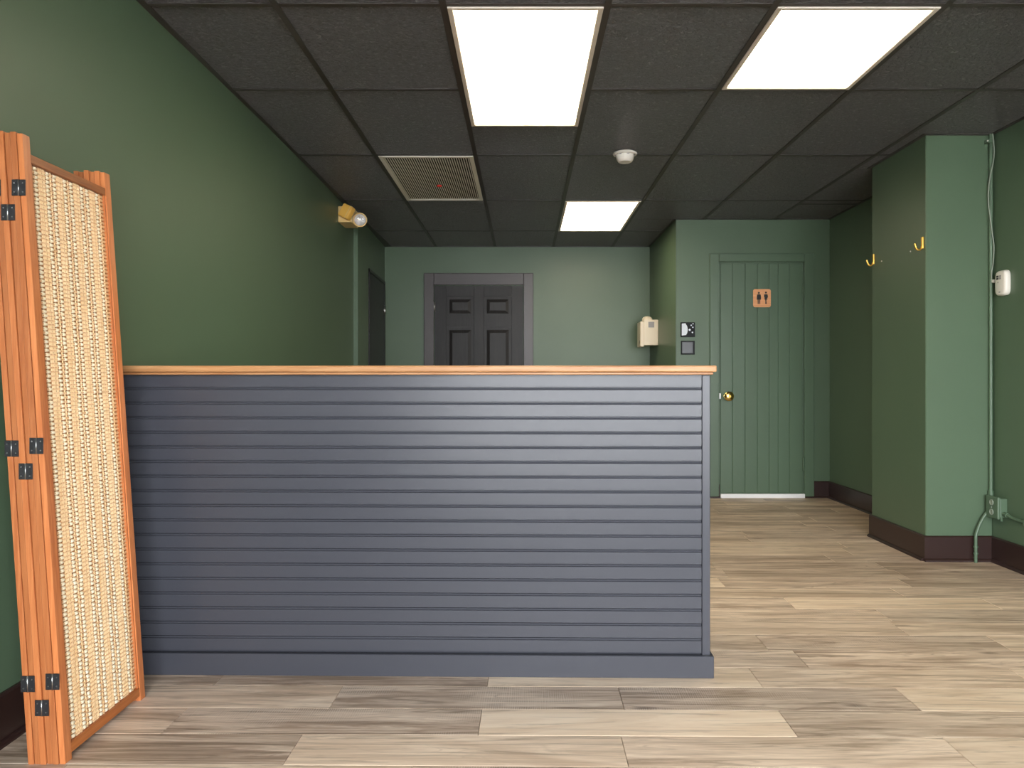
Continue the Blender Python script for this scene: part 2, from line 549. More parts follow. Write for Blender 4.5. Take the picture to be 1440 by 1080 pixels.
# ------------------------------------------------------------------ ceiling: slab, T-bar grid, tiles
ceil = tag(box('ceiling', -1.62, 2.78, YF - 0.12, YB + 0.12, 2.47, 2.55, 'plenum'), 'black suspended ceiling of fissured tiles in a black grid', 'ceiling', kind='structure')
XB = [-1.425, -0.91, -0.295, 0.310, 0.925, 1.555, 2.165, XR]
YS = [YF, -0.8, 0.4, 1.6, 2.82, 3.65, 4.72, 5.92, 7.15, YB]
SKIP = {(2, 2.82): 'light', (4, 2.82): 'light', (3, 5.92): 'light', (1, 4.72): 'grille'}
tmesh = {}
def tile_at(x0, x1, y0, y1):
    k = (round(x1 - x0, 3), round(y1 - y0, 3))
    if k not in tmesh:
        bm = bmesh.new()
        add_box(bm, -k[0] / 2, k[0] / 2, -k[1] / 2, k[1] / 2, 0, 0.014, 0.003)
        me = bpy.data.meshes.new('ceiling_tile')
        bm.to_mesh(me)
        bm.free()
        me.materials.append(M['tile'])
        tmesh[k] = me
    t = bpy.data.objects.new('ceiling_tile', tmesh[k])
    COL.objects.link(t)
    t.location = ((x0 + x1) / 2, (y0 + y1) / 2, CEIL + 0.0035)
    adopt(t, ceil)
cells = {}
for ci in range(7):
    br = list(YS)
    if ci == 2:
        br = [y for y in br if y != 3.65]
        br.insert(br.index(4.72), 4.18)
    if ci == 4:
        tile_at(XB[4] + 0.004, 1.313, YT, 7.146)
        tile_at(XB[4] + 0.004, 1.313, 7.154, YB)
        box('grid_bar', XB[4] + 0.012, 1.30, 7.139, 7.161, CEIL, CEIL + 0.003, 'grid', ceil)
    if ci >= 4:
        br = [y for y in br if y < 6.5] + ([6.05] if ci == 6 else []) + [YT]
    for y0, y1 in zip(br, br[1:]):
        x0, x1 = XB[ci], XB[ci + 1]
        if (ci, y0) in SKIP:
            cells[(ci, y0)] = (x0, x1, y0, y1)
        else:
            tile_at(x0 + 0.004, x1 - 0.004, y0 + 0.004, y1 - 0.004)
        if y0 > YF:
            box('grid_bar', XB[ci] + 0.012, XB[ci + 1] - 0.012, y0 - 0.011, y0 + 0.011, CEIL, CEIL + 0.003, 'grid', ceil)
for i in range(1, 7):
    box('grid_bar', XB[i] - 0.0125, XB[i] + 0.0125, YF, YB if i <= 4 else YT, CEIL - 0.0008, CEIL + 0.003, 'grid', ceil)
for (a, b, c, d) in ((-1.50, -1.375, YF, 6.46), (-1.46, -1.372, 6.46, YB), (XR - 0.022, XR, YF, YT), (-1.4, 1.3, YB - 0.022, YB), (1.317, XR, YT - 0.022, YT),
                     (1.295, 1.317, YT, YB), (2.247, XR, 4.308, 4.33), (2.247, 2.269, 4.33, 5.0), (2.247, XR, 5.0, 5.022)):
    box('edge_angle', a, b, c, d, CEIL - 0.001, CEIL + 0.004, 'grid', ceil)

# ------------------------------------------------------------------ ceiling lights, grille, detector
def ceiling_light(cell, label):
    x0, x1, y0, y1 = cell
    x0 += 0.0135; x1 -= 0.0135; y0 += 0.0125; y1 -= 0.0125
    t = thing('ceiling_light', ((x0 + x1) / 2, (y0 + y1) / 2, CEIL), label, 'ceiling light', 'recessed ceiling lights')
    w = 0.020
    for a, b, c, d in ((x0, x0 + w, y0, y1), (x1 - w, x1, y0, y1), (x0 + w, x1 - w, y0, y0 + w), (x0 + w, x1 - w, y1 - w, y1)):
        box('frame_rail', a, b, c, d, CEIL - 0.005, CEIL + 0.012, 'frame_white', t, 0.002)
    box('diffuser', x0 + w, x1 - w, y0 + w, y1 - w, CEIL + 0.003, CEIL + 0.010, 'lamp', t)
    return t
ceiling_light(cells[(2, 2.82)], 'long glowing ceiling light panel above the counter, the largest of the three')
ceiling_light(cells[(4, 2.82)], 'glowing ceiling light panel nearest the right wall, skewed by perspective')
ceiling_light(cells[(3, 5.92)], 'small distant glowing ceiling light panel beyond the smoke detector')

x0, x1, y0, y1 = cells[(1, 4.72)]
x0 += 0.015; x1 -= 0.015; y0 += 0.014; y1 -= 0.014
g = thing('air_grille', ((x0 + x1) / 2, (y0 + y1) / 2, CEIL), 'cream metal air return grille with fine louvres set in the black ceiling', 'vent')
w = 0.026
for a, b, c, d in ((x0, x0 + w, y0, y1), (x1 - w, x1, y0, y1), (x0 + w, x1 - w, y0, y0 + w), (x0 + w, x1 - w, y1 - w, y1)):
    box('frame_rail', a, b, c, d, CEIL - 0.005, CEIL + 0.008, 'grille', g, 0.002)
box('duct_backing', x0 + 0.01, x1 - 0.01, y0 + 0.01, y1 - 0.01, CEIL + 0.060, CEIL + 0.065, 'plenum', g)
nl = 36
lm = None
for i in range(nl):
    xc = x0 + w + (x1 - x0 - 2 * w) * (i + 0.5) / nl
    if lm is None:
        bm = bmesh.new()
        add_box(bm, xc - 0.0028, xc + 0.0028, y0 + w, y1 - w, CEIL - 0.003, CEIL + 0.001)
        lo = obj('louvre', bm, 'grille', g)
        lm = lo
    else:
        lo = lm.copy()
        COL.objects.link(lo)
        lo.location.x += xc - lx0
    if i == 0:
        lx0 = xc
p = px(617.5, 260, 5.42)
lathe('red_tag', [(0, 0), (0, 0.018), (0.010, 0.017), (0.013, 0)], (p.x, 5.44, CEIL - 0.003), (0, 0, -1), 'red', g, 14)

d = thing('smoke_detector', (0.617, 4.665, CEIL), 'round white smoke detector hanging from the black ceiling grid', 'smoke detector')
lathe('base_plate', [(0.0, 0.0), (0.0, 0.070), (0.006, 0.074), (0.014, 0.070), (0.016, 0.05)], (0.617, 4.665, CEIL - 0.0008), (0, 0, -1), 'white', d, 32)
lathe('sensor_body', [(0.014, 0.056), (0.020, 0.057), (0.042, 0.051), (0.054, 0.043), (0.058, 0.036), (0.056, 0.030), (0.056, 0.0)], (0.617, 4.665, CEIL), (0, 0, -1), 'white', d, 32)
for k in range(8):
    an = math.radians(k * 45 + 12)
    c, s = math.cos(an), math.sin(an)
    box('air_slot', 0.617 + c * 0.057 - 0.008, 0.617 + c * 0.057 + 0.008, 4.665 + s * 0.057 - 0.002, 4.665 + s * 0.057 + 0.002, CEIL - 0.021, CEIL - 0.017, 'grey_print', d)

# ------------------------------------------------------------------ doors
def hinge_knuckle(x, y, z0, z1, parent, mat='steel'):
    bm = bmesh.new()
    add_tube(bm, [(x, y, z0), (x, y, z1)], 0.009, 10)
    return obj('hinge', bm, mat, parent, True)

# door_1: black six-panel door in the back wall
k = YB / F
dx0, dx1, dtop = (611.5 - VX) * k, (735.5 - VX) * k, CH + (VY - 402) * k
cx0, cx1, ctop = (596.5 - VX) * k, (750 - VX) * k, CH + (VY - 384.5) * k
d1 = thing('door_1', ((dx0 + dx1) / 2, YB, 0), 'black six-panel door in a dark taupe frame on the back wall', 'door', kind='structure')
box('casing', cx0, dx0 - 0.006, YB - 0.03, YB, 0, ctop, 'taupe', d1, 0.004)
box('casing', dx1 + 0.006, cx1, YB - 0.03, YB, 0, ctop, 'taupe', d1, 0.004)
box('casing', dx0 - 0.006, dx1 + 0.006, YB - 0.03, YB, dtop + 0.006, ctop, 'taupe', d1, 0.004)
yl = YB - 0.016
bm = bmesh.new()
add_box(bm, dx0, dx1, YB - 0.006, YB - 0.001, 0.01, dtop)            # recessed ground of the panels
px1, px2, px3, px4 = [(v - VX) * k for v in (628, 666.5, 680.5, 719.5)]
zt = lambda y: CH + (VY - y) * k
rows = [(zt(417), zt(445)), (zt(460), 0.98), (0.86, 0.16)]
for a, b in ((dx0, px1), (px2, px3), (px4, dx1)):
    add_box(bm, a, b, yl, YB - 0.006, 0.01, dtop, 0.002)
for zb, ztop in ((rows[0][0], dtop), (rows[1][0], rows[0][1]), (rows[2][0], rows[1][1]), (0.01, rows[2][1])):
    for a, b in ((px1, px2), (px3, px4)):
        add_box(bm, a, b, yl, YB - 0.006, zb, ztop, 0.0)
leaf = obj('door_leaf', bm, 'black_door', d1)
for za, zb in rows:
    for a, b in ((px1, px2), (px3, px4)):
        bm = bmesh.new()
        i0, i1 = 0.028, 0.062
        A = [(a + i0, za - i0), (b - i0, za - i0), (b - i0, zb + i0), (a + i0, zb + i0)]
        B = [(a + i1, za - i1), (b - i1, za - i1), (b - i1, zb + i1), (a + i1, zb + i1)]
        v0 = [bm.verts.new((x, YB - 0.0055, z)) for x, z in A]
        v1 = [bm.verts.new((x, YB - 0.015, z)) for x, z in B]
        for i in range(4):
            bm.faces.new((v0[i], v0[(i + 1) % 4], v1[(i + 1) % 4], v1[i]))
        bm.faces.new(v1)
        bm.faces.new(v0[::-1])
        obj('panel', bm, 'black_door', leaf)
for z in (zt(431.5), 1.0, 0.25):
    hinge_knuckle(dx0 - 0.002, YB - 0.024, z - 0.05, z + 0.05, d1)
lathe('knob', [(0, 0.028), (0.006, 0.028), (0.012, 0.012), (0.035, 0.012), (0.045, 0.026), (0.060, 0.024), (0.066, 0)], (dx1 - 0.065, yl, 0.95), (0, -1, 0), 'steel', d1)

# door_2: green plank restroom door
k = YT / F
X = lambda v: (v - VX) * k
zt2 = lambda y: CH + (VY - y) * k
d2 = thing('door_2', (X(1070), YT, 0), 'green tongue-and-groove plank restroom door with a brass knob', 'door', kind='structure')
ct, dt = zt2(357), zt2(370.5)
box('casing', X(997.5), X(1010.3), YT - 0.022, YT, 0, ct, 'green_trim', d2, 0.004)
box('casing', X(1130), X(1143.8), YT - 0.022, YT, 0, ct, 'green_trim', d2, 0.004)
box('casing', X(1010.3), X(1130), YT - 0.022, YT, dt + 0.012, ct, 'green_trim', d2, 0.004)
bx = [1012.4, 1029.3, 1047, 1064.3, 1080.6, 1093.3, 1109.3, 1127.8]
for a, b in zip(bx, bx[1:]):
    box('board', X(a) + 0.0003, X(b) - 0.0003, YT - 0.016, YT - 0.002, 0.042, dt, 'green_trim', d2, 0.0032)
box('door_sweep', X(1012.4), X(1130.5), YT - 0.030, YT, 0.0, 0.036, 'sill_white', d2, 0.003)
for y in (407, 652.5):
    hinge_knuckle(X(1128.6), YT - 0.022, zt2(y) - 0.058, zt2(y) + 0.058, d2, 'green_trim')
kx, kz = X(1022), zt2(557)
knob = lathe('knob', [(0, 0), (0, 0.032), (0.005, 0.031), (0.010, 0.014), (0.034, 0.013), (0.042, 0.030), (0.052, 0.040), (0.066, 0.041), (0.076, 0.033), (0.080, 0.015), (0.080, 0)],
             (kx, YT - 0.016, kz), (0, -1, 0), 'brass', d2, 28)
lathe('keyhole_disc', [(0, 0.012), (0.003, 0.011), (0.003, 0)], (kx, YT - 0.0955, kz), (0, -1, 0), 'gold', knob, 16)
box('latch_plate', X(1011.6) - 0.008, X(1011.6) + 0.006, YT - 0.026, YT - 0.004, kz - 0.025, kz + 0.025, 'steel', d2, 0.002)

# door_3: black door in the left rear wall, seen edge on
d3 = thing('door_3', (-1.42, 7.5, 0), 'black side door seen edge-on left of the back wall', 'door', kind='structure')
def rear_x(y):
    return -1.392 - 0.052 * (y - 6.46) / (YB - 6.46)
bm = bmesh.new()
pa, pb = 7.02, 7.90
add_prism(bm, [(rear_x(pa) - 0.01, pa, 0.01), (rear_x(pa) + 0.008, pa, 0.01), (rear_x(pb) + 0.008, pb, 0.01), (rear_x(pb) - 0.01, pb, 0.01)], (0, 0, 1.985))
obj('door_leaf', bm, 'black_door', d3)
for a, b, z0, z1 in ((6.985, 7.015, 0, 2.02), (7.905, 7.96, 0, 2.02), (6.985, 7.96, 2.0, 2.03)):
    bm = bmesh.new()
    add_prism(bm, [(rear_x(a) - 0.01, a, z0), (rear_x(a) + 0.012, a, z0), (rear_x(b) + 0.012, b, z0), (rear_x(b) - 0.01, b, z0)], (0, 0, z1 - z0))
    obj('casing', bm, 'black_door', d3)
hinge_knuckle(rear_x(7.905) + 0.014, 7.905, 1.68, 1.78, d3)

# ------------------------------------------------------------------ baseboards
def baseboard(name, a, b, normal, h, label):
    """board along a -> b on the floor, standing proud along normal, with a shoe moulding in front"""
    a, b, n = Vector((*a, 0)), Vector((*b, 0)), Vector((*normal, 0)).normalized()
    t = 0.014
    bm = bmesh.new()
    add_prism(bm, [a, a + n * t, a + n * t + Vector((0, 0, h - 0.006)), a + n * (t - 0.006) + Vector((0, 0, h)), a + Vector((0, 0, h))], b - a)
    o = tag(obj(name, bm, 'brown'), label, 'baseboard', kind='structure')
    bm = bmesh.new()
    s = 0.013
    pts = [a + n * t, a + n * (t + s)]
    for i in range(1, 5):
        an = math.pi / 2 * i / 5
        pts.append(a + n * (t + s * math.cos(an)) + Vector((0, 0, s * 1.3 * math.sin(an))))
    pts.append(a + n * t + Vector((0, 0, s * 1.3)))
    add_prism(bm, pts, b - a)
    obj('shoe_moulding', bm, 'brown', o)
    return o
BH = 0.143
baseboard('baseboard_left', (-1.475, YF), (-1.475, 2.61), (1, 0), BH, 'dark brown baseboard under the leaning folding screen')
baseboard('baseboard_right', (XR, YF), (XR, 4.33), (-1, 0), BH, 'dark brown baseboard running off the right edge')
baseboard('baseboard_pillar_front', (2.255, 4.33), (XR, 4.33), (0, -1), BH, 'dark brown baseboard on the front of the pillar, behind the bent conduit')
baseboard('baseboard_pillar_side', (2.269, 4.3301), (2.269, 5.012), (-1, 0), BH, 'dark brown baseboard on the pillar side under the coat hooks')
baseboard('baseboard_alcove', (XR, 5.0), (XR, YT), (-1, 0), BH, 'dark brown baseboard in the dark alcove behind the pillar')
baseboard('baseboard_restroom_right', (X(1130.5), YT), (XR, YT), (0, -1), BH, 'short dark brown baseboard right of the restroom door')
baseboard('baseboard_restroom_left', (1.317, YT), (X(1011.5), YT), (0, -1), 0.115, 'short dark baseboard between counter and restroom door')

# ------------------------------------------------------------------ reception counter
kf = 2.636 / F
ROOT = Vector((0.654, 2.632, 0))
cn = thing('reception_counter', ROOT, 'slate blue reception counter clad in horizontal beadboard slats', 'counter')
YS_F = 2.655                                  # slat face
XL, XP0, XP1 = -1.452, 0.617, 0.6445
ZTOP = 1.040
box('body', XL, XP1 - 0.004, YS_F + 0.010, 3.15, 0.0, ZTOP, 'navy', cn)
pitch, z_first, z_base = 0.0511, 0.9993, 0.0757
def slat_outline(z1, z0, first=False):
    """(y, z) outline of one beadboard slat from its top to its bottom"""
    yb = YS_F + 0.0098
    p = [(yb, z1)]
    if first:
        p += [(YS_F, z1)]
    else:
        p += [(YS_F + 0.0085, z1), (YS_F + 0.0085, z1 - 0.0024)]
        p += [(YS_F + 0.0040, z1 - 0.0028), (YS_F + 0.0024, z1 - 0.0056), (YS_F + 0.0030, z1 - 0.0080)]
        p += [(YS_F + 0.0040, z1 - 0.0086), (YS_F + 0.0006, z1 - 0.0094), (YS_F, z1 - 0.0104)]
    p += [(YS_F, z0 + 0.0012), (YS_F + 0.0012, z0), (yb, z0)]
    return p
def slat(z1, z0, first=False):
    bm = bmesh.new()
    add_prism(bm, [(XL, y, z) for y, z in slat_outline(z1, z0, first)], (XP0 - 0.0012 - XL, 0, 0))
    return obj('slat', bm, 'navy', cn)
slat(ZTOP, z_first, True)
n = int(round((z_first - z_base) / pitch))
proto = None
for i in range(n):
    z1 = z_first - i * pitch
    z0 = max(z1 - pitch, z_base - 0.003)
    if proto is None:
        proto = slat(z1, z0)
    else:
        c = proto.copy()
        COL.objects.link(c)
        c.location.z -= i * pitch
box('corner_post', XP0, XP1, YS_F - 0.004, YS_F + 0.03, 0.02, ZTOP, 'navy', cn, 0.0015)
box('end_panel', XP1 - 0.004, XP1, YS_F + 0.03, 3.15, 0.02, ZTOP, 'navy', cn)
box('base_board', XL, 0.654, 2.634, YS_F - 0.0005, 0.0, z_base, 'navy', cn, 0.0015)
box('base_board', XP1, 0.654, YS_F - 0.0005, 3.15, 0.0, z_base, 'navy', cn, 0.0015)
cn.rotation_euler = (0, 0, -0.0165)

ct_ = thing('countertop', ROOT + Vector((0, 0, ZTOP)), 'honey coloured wooden countertop along the top of the slate blue counter', 'countertop')
bm = bmesh.new()
add_box(bm, -1.452, 0.6555, 2.598, 3.20, 1.0515, 1.0735, 0.004, 2)
obj('top_board', bm, 'maple', ct_)
box('edge_moulding', -1.452, 0.6475, 2.616, 3.18, 1.0425, 1.0515, 'maple', ct_, 0.002)
box('support_batten', -1.452, 0.640, 2.645, 3.16, ZTOP, 1.0425, 'navy', ct_)
ct_.rotation_euler = (0, 0, -0.0165)

# ------------------------------------------------------------------ folding screen leaning on the left wall
LEAN = -0.0685                                # x shift per metre of height
SX, SY0, SY1, SH = -1.222, 2.049, 2.483, 1.688
PT = 0.0166
fs = thing('folding_screen', (SX - 0.05, SY0, 0), 'folded orange cedar room screen with woven rattan panels leaning on the green wall', 'room divider')
fs_z = []
ST = 0.031
weave_me = None
for i in range(6):
    xr = SX - i * PT
    xl = xr - PT + 0.0014
    dz = [0, 0.004, 0.002, 0.006, 0.001, 0.004][i]
    dy = [0, -0.002, 0.001, -0.003, 0.0, -0.002][i]
    fs_z.append((xl, xr))
    y0, y1 = SY0 + dy, SY1 + dy
    box('stile', xl, xr, y0, y0 + ST, 0.0, SH + dz - 0.004, 'cedar', fs, 0.0010, 1, LEAN)
    box('stile', xl, xr, y1 - ST, y1, 0.0, SH + dz, 'cedar', fs, 0.0010, 1, LEAN)
    box('rail', xl + 0.0006, xr - 0.0006, y0 + ST, y1 - ST, 1.612, 1.637, 'cedar_rail', fs, 0.0015, 1, LEAN)
    box('rail', xl + 0.0006, xr - 0.0006, y0 + ST, y1 - ST, 0.016, 0.043, 'cedar_rail', fs, 0.0015, 1, LEAN)
    if i == 0:
        for ya, yb in ((y0 + ST, y0 + ST + 0.006), (y1 - ST - 0.006, y1 - ST)):
            box('bead', xl + 0.004, xr - 0.003, ya, yb, 0.043, 1.612, 'cedar', fs, 0.0, 1, LEAN)
    # woven panel: bulging weft strands crossed by thin warp canes
    if i == 0:
        wy0, wy1, wz0, wz1 = y0 + ST + 0.005, y1 - ST - 0.005, 0.043, 1.612
        xm = (xl + xr) / 2 - 0.001
        rows_n = 132
        rp = (wz1 - wz0) / rows_n
        period = 0.0835
        rw = random.Random(3)
        bm = bmesh.new()                      # tan weft strands, one per row
        bd = bmesh.new()                      # pale canes bulging where they pass over
        ncol = 30
        prof = ((0.0, -1.0), (0.75, -0.6), (1.0, 0.0), (0.75, 0.6), (0.0, 1.0))
        for r in range(rows_n):
            zc = wz0 + (r + 0.5) * rp
            j = rw.uniform(-0.0006, 0.0006)
            prev = None
            for c in range(ncol + 1):
                y = wy0 + (wy1 - wy0) * c / ncol
                hh = rp * rw.uniform(0.29, 0.37)
                zz = zc + j + rw.uniform(-0.0004, 0.0004)
                ring = [bm.verts.new((xm + rw.uniform(-0.0004, 0.0004) - 0.0024 + 0.0034 * fx + LEAN * (zz + fz * hh), y, zz + fz * hh)) for fx, fz in prof]
                if prev:
                    for q in range(4):
                        bm.faces.new((prev[q], ring[q], ring[q + 1], prev[q + 1]))
                prev = ring
            yv = wy0 - 0.03
            while yv < wy1:
                for off in (0.022, 0.053):
                    y = yv + off + rw.uniform(-0.0022, 0.0022)
                    ln = rw.uniform(0.0080, 0.0100)
                    if wy0 + ln < y < wy1 - ln:
                        prev = None
                        for c in range(7):
                            t = c / 6 * 2 - 1
                            e = math.sqrt(max(0.0, 1 - t * t)) * 0.9 + 0.1
                            hh = rp * 0.45 * e
                            ring = [bd.verts.new((xm - 0.0022 + (0.0060 * e) * fx + LEAN * (zc + fz * hh), y + t * ln, zc + j + fz * hh)) for fx, fz in prof]
                            if prev:
                                for q in range(4):
                                    bd.faces.new((prev[q], ring[q], ring[q + 1], prev[q + 1]))
                            prev = ring
                yv += period
        wf = obj('weave', bm, 'rattan', fs, True)
        wf['kind'] = 'stuff'
        wd = obj('raised_weave', bd, 'rattan_pale', fs, True)
        wd['kind'] = 'stuff'
        bm = bmesh.new()                      # thin upright canes between the bulges
        yv = wy0 - 0.03
        while yv < wy1:
            for off in (0.003, 0.0085, 0.037, 0.0665, 0.0725, 0.0785):
                y = yv + off
                if wy0 < y < wy1 - 0.002:
                    add_prism(bm, [(xm - 0.002 + LEAN * wz0, y - 0.0011, wz0), (xm + 0.0011 + LEAN * wz0, y - 0.0005, wz0), (xm + 0.0011 + LEAN * wz0, y + 0.0005, wz0), (xm - 0.002 + LEAN * wz0, y + 0.0011, wz0)],
                              (LEAN * (wz1 - wz0), 0, wz1 - wz0))
            yv += period
        wc = obj('warp', bm, 'rattan_warp', fs)
        wc['kind'] = 'stuff'
        box('gap_shade_sheet', xm - 0.0045, xm - 0.003, wy0 - 0.004, wy1 + 0.004, wz0, wz1, 'rattan_gap_shade', fs, 0, 1, LEAN)  # brown sheet behind the weave; shade of the gaps is put into its colour
    else:
        box('weave_sheet', (xl + xr) / 2 - 0.002, (xl + xr) / 2 + 0.002, y0 + ST, y1 - ST, 0.043, 1.612, 'rattan_warp', fs, 0, 1, LEAN)
def screen_hinge(fold, z):
    """fold = boundary between strips counted from the room side"""
    xc = SX - fold * PT + LEAN * z
    y = SY0 - 0.0032
    hh, hw = 0.0215, 0.0185
    h = box('hinge', xc - hw, xc + hw, y - 0.0018, y + 0.0002, z - hh, z + hh, 'hinge_black', fs, 0.0006)
    bm = bmesh.new()
    add_tube(bm, [(xc, y - 0.002, z - hh), (xc, y - 0.002, z + hh)], 0.0016, 8)
    obj('pin', bm, 'steel', h, True)
    for sx in (-1, 1):
        for sz in (-1, 1):
            bm = bmesh.new()
            add_lathe(bm, [(0, 0.0021), (0.0012, 0.0014), (0.0012, 0)], (xc + sx * 0.0115, y - 0.0018, z + sz * 0.012), (0, -1, 0), 8)
            obj('screw', bm, 'steel', h)
for z in (1.538, 0.850, 0.222):
    screen_hinge(1, z)
for z in (1.472, 0.782, 0.152):
    screen_hinge(3, z)
for z in (1.538, 0.843, 0.216):
    screen_hinge(5, z)

# ------------------------------------------------------------------ emergency light on the left wall
e = thing('emergency_light', (-1.44, 5.95, 2.22), 'yellowed emergency light unit with a round lamp head, high on the left wall', 'emergency light')
wx = left_x(5.9, 2.29)
box('housing', wx, wx + 0.105, 5.86, 6.10, 2.222, 2.345, 'amber_pale', e, 0.006, 2)
hd = bpy.data.objects.new('lamp_head', None)
bm = bmesh.new()
add_box(bm, -0.046, 0.046, -0.035, 0.02, -0.052, 0.052, 0.010, 2)
R = Matrix.Rotation(math.radians(28), 4, 'Y') @ Matrix.Rotation(math.radians(-18), 4, 'Z')
bm.transform(Matrix.Translation((-1.337, 5.83, 2.290)) @ R)
hd = obj('lamp_head', bm, 'amber', e)
bm = bmesh.new()
add_box(bm, 0.022, 0.028, -0.0365, 0.0, -0.050, 0.050)
bm.transform(Matrix.Translation((-1.337, 5.83, 2.290)) @ R)
obj('seam', bm, 'amber_pale', hd)
tube('swivel_arm', [(-1.338, 5.95, 2.27), (-1.30, 5.97, 2.268), (-1.278, 5.985, 2.268)], 0.010, 'amber_pale', e)
ax = Vector((0.22, -1.0, -0.16)).normalized()
oc = px(506.3, 309.3, 5.95)
lh = lathe('lamp_head', [(-0.055, 0), (-0.052, 0.022), (-0.03, 0.042), (0.0, 0.053), (0.010, 0.054), (0.012, 0.046), (0.002, 0.043)], oc, ax, 'amber_pale', e, 32)
lathe('reflector', [(0.004, 0.044), (-0.012, 0.034), (-0.026, 0.014), (-0.028, 0)], oc, ax, 'reflector', lh, 32)
lathe('bulb', [(-0.026, 0.007), (-0.010, 0.008), (-0.002, 0.006), (0.0, 0)], oc, ax, 'white', lh, 14)
lathe('lens', [(0.006, 0.0445), (0.009, 0.03), (0.010, 0)], oc, ax, 'glass', lh, 28)

# ------------------------------------------------------------------ cream box on the jog wall
Ym = 7.50
bxr = 1.317
cb = thing('chime_box', (bxr, Ym, 1.30), 'cream plastic box with a small grey label, on the side wall near the corner', 'wall box')
kk = Ym / F
box('housing', (905.5 - VX) * kk, bxr, Ym, Ym + 0.18, CH + (VY - 485.5) * kk, CH + (VY - 449.5) * kk, 'cream', cb, 0.006, 2)
box('cover', (900.5 - VX) * kk, (906 - VX) * kk, Ym + 0.004, Ym + 0.21, CH + (VY - 487.5) * kk, CH + (VY - 452) * kk, 'cream', cb, 0.006, 2)
lathe('dome', [(-0.05, 0.050), (0.012, 0.050), (0.028, 0.040), (0.036, 0.020), (0.038, 0)], ((911.5 - VX) * kk, Ym + 0.06, CH + (VY - 449.5) * kk), (0, 0, 1), 'cream', cb, 24)
box('label_plate', (911.7 - VX) * kk, (920 - VX) * kk, Ym - 0.0012, Ym + 0.001, CH + (VY - 460.5) * kk, CH + (VY - 452.5) * kk, 'grey_print', cb)
box('screw_slot', (900.5 - VX) * kk - 0.0012, (900.5 - VX) * kk + 0.001, Ym + 0.03, Ym + 0.045, CH + (VY - 483) * kk, CH + (VY - 478.5) * kk, 'ink', cb)

# ------------------------------------------------------------------ keypad and switch beside the restroom door
kq = YT / F
def zq(y): return CH + (VY - y) * kq
th = thing('wall_keypad', (X(967), YT, zq(474)), 'square black glossy touch panel with pale display, left of the restroom door', 'touch panel')
box('bezel', X(956.8), X(977), YT - 0.014, YT, zq(474), zq(453.3), 'gloss_black', th, 0.004, 2)
bm = bmesh.new()
cxk, czk = X(966.2), zq(463.8)
pts = [(X(958.3), YT - 0.0152, zq(455.2)), (X(963.5), YT - 0.0152, zq(454.8))]
for i in range(9):
    an = math.radians(60 - i * 15)
    pts.append((X(962.0) + 0.028 * math.cos(an), YT - 0.0152, czk + 0.052 * math.sin(an)))
pts += [(X(958.3), YT - 0.0152, zq(472))]
add_prism(bm, pts, (0, 0.0013, 0))
obj('display', bm, 'pale_print', th)
for xx, yy, rr in ((974, 455.5, 0.005), (971.5, 457.6, 0.006), (973.8, 460.4, 0.0055), (969.4, 464, 0.009), (973.2, 467.6, 0.0065)):
    lathe('icon', [(0, rr), (0.0012, rr), (0.0012, 0)], (X(xx), YT - 0.014, zq(yy)), (0, -1, 0), 'pale_print', th, 12, False)
sw = thing('light_switch', (X(967), YT, zq(499)), 'square dark grey rocker switch below the black touch panel', 'switch')
box('plate', X(957.3), X(976.8), YT - 0.010, YT, zq(498.7), zq(479.3), 'gloss_black', sw, 0.003, 2)
box('rocker', X(958.6), X(974.2), YT - 0.016, YT - 0.009, zq(497), zq(481), 'grey_plate', sw, 0.003, 2)

# ------------------------------------------------------------------ restroom sign
sg = thing('restroom_sign', (X(1070.5), YT - 0.016, zq(432.5)), 'small orange wooden restroom sign with two black figures on the green door', 'sign')
bm = bmesh.new()
sx0, sx1, sz0, sz1, rr = X(1058.2), X(1082.9), zq(432.3), zq(406.9), 0.018
pts = []
for (ccx, ccz, a0) in ((sx1 - rr, sz1 - rr, 0), (sx0 + rr, sz1 - rr, 90), (sx0 + rr, sz0 + rr, 180), (sx1 - rr, sz0 + rr, 270)):
    for i in range(7):
        an = math.radians(a0 + i * 15)
        pts.append((ccx + rr * math.cos(an), YT - 0.0215, ccz + rr * math.sin(an)))
add_prism(bm, pts, (0, 0.0055, 0))
obj('plate', bm, 'sign_wood', sg)
fy = YT - 0.0228
def figure(pxc, parts, head):
    """flat printed figure: outlines in photo pixels around the head's x"""
    bm = bmesh.new()
    for pl in parts:
        add_prism(bm, [(X(pxc + a), fy, zq(b)) for a, b in pl], (0, 0.0014, 0))
    hx, hy, hr = head
    add_prism(bm, [(X(pxc + hx) + hr * math.cos(math.radians(30 * i)), fy, zq(hy) + hr * math.sin(math.radians(30 * i))) for i in range(12)], (0, 0.0014, 0))
    return obj('figure', bm, 'ink', sg)
figure(1066, [[(-2.4, 414.8), (-1.4, 414.2), (1.6, 414.2), (2.6, 414.9), (3.0, 418), (3.0, 421.7), (-3.0, 421.7), (-2.9, 418)],
              [(-1.7, 421.7), (-0.3, 421.7), (-0.3, 427.8), (-1.5, 427.8)], [(0.5, 421.7), (2.0, 421.7), (1.9, 427.8), (0.8, 427.8)]], (0, 412.2, 0.0085))
figure(1075.8, [[(-2.5, 414.6), (-1.2, 414.2), (1.4, 414.2), (2.5, 414.6), (3.0, 417.2), (2.4, 419.4), (1.6, 419.6), (2.4, 421.6), (-2.2, 421.6), (-1.6, 419.6), (-2.4, 417.4)],
                [(-0.9, 421.6), (0.9, 421.6), (0.8, 424.2), (1.2, 427.7), (-0.8, 427.7), (-0.6, 424.2)]], (0.1, 411.8, 0.0085))

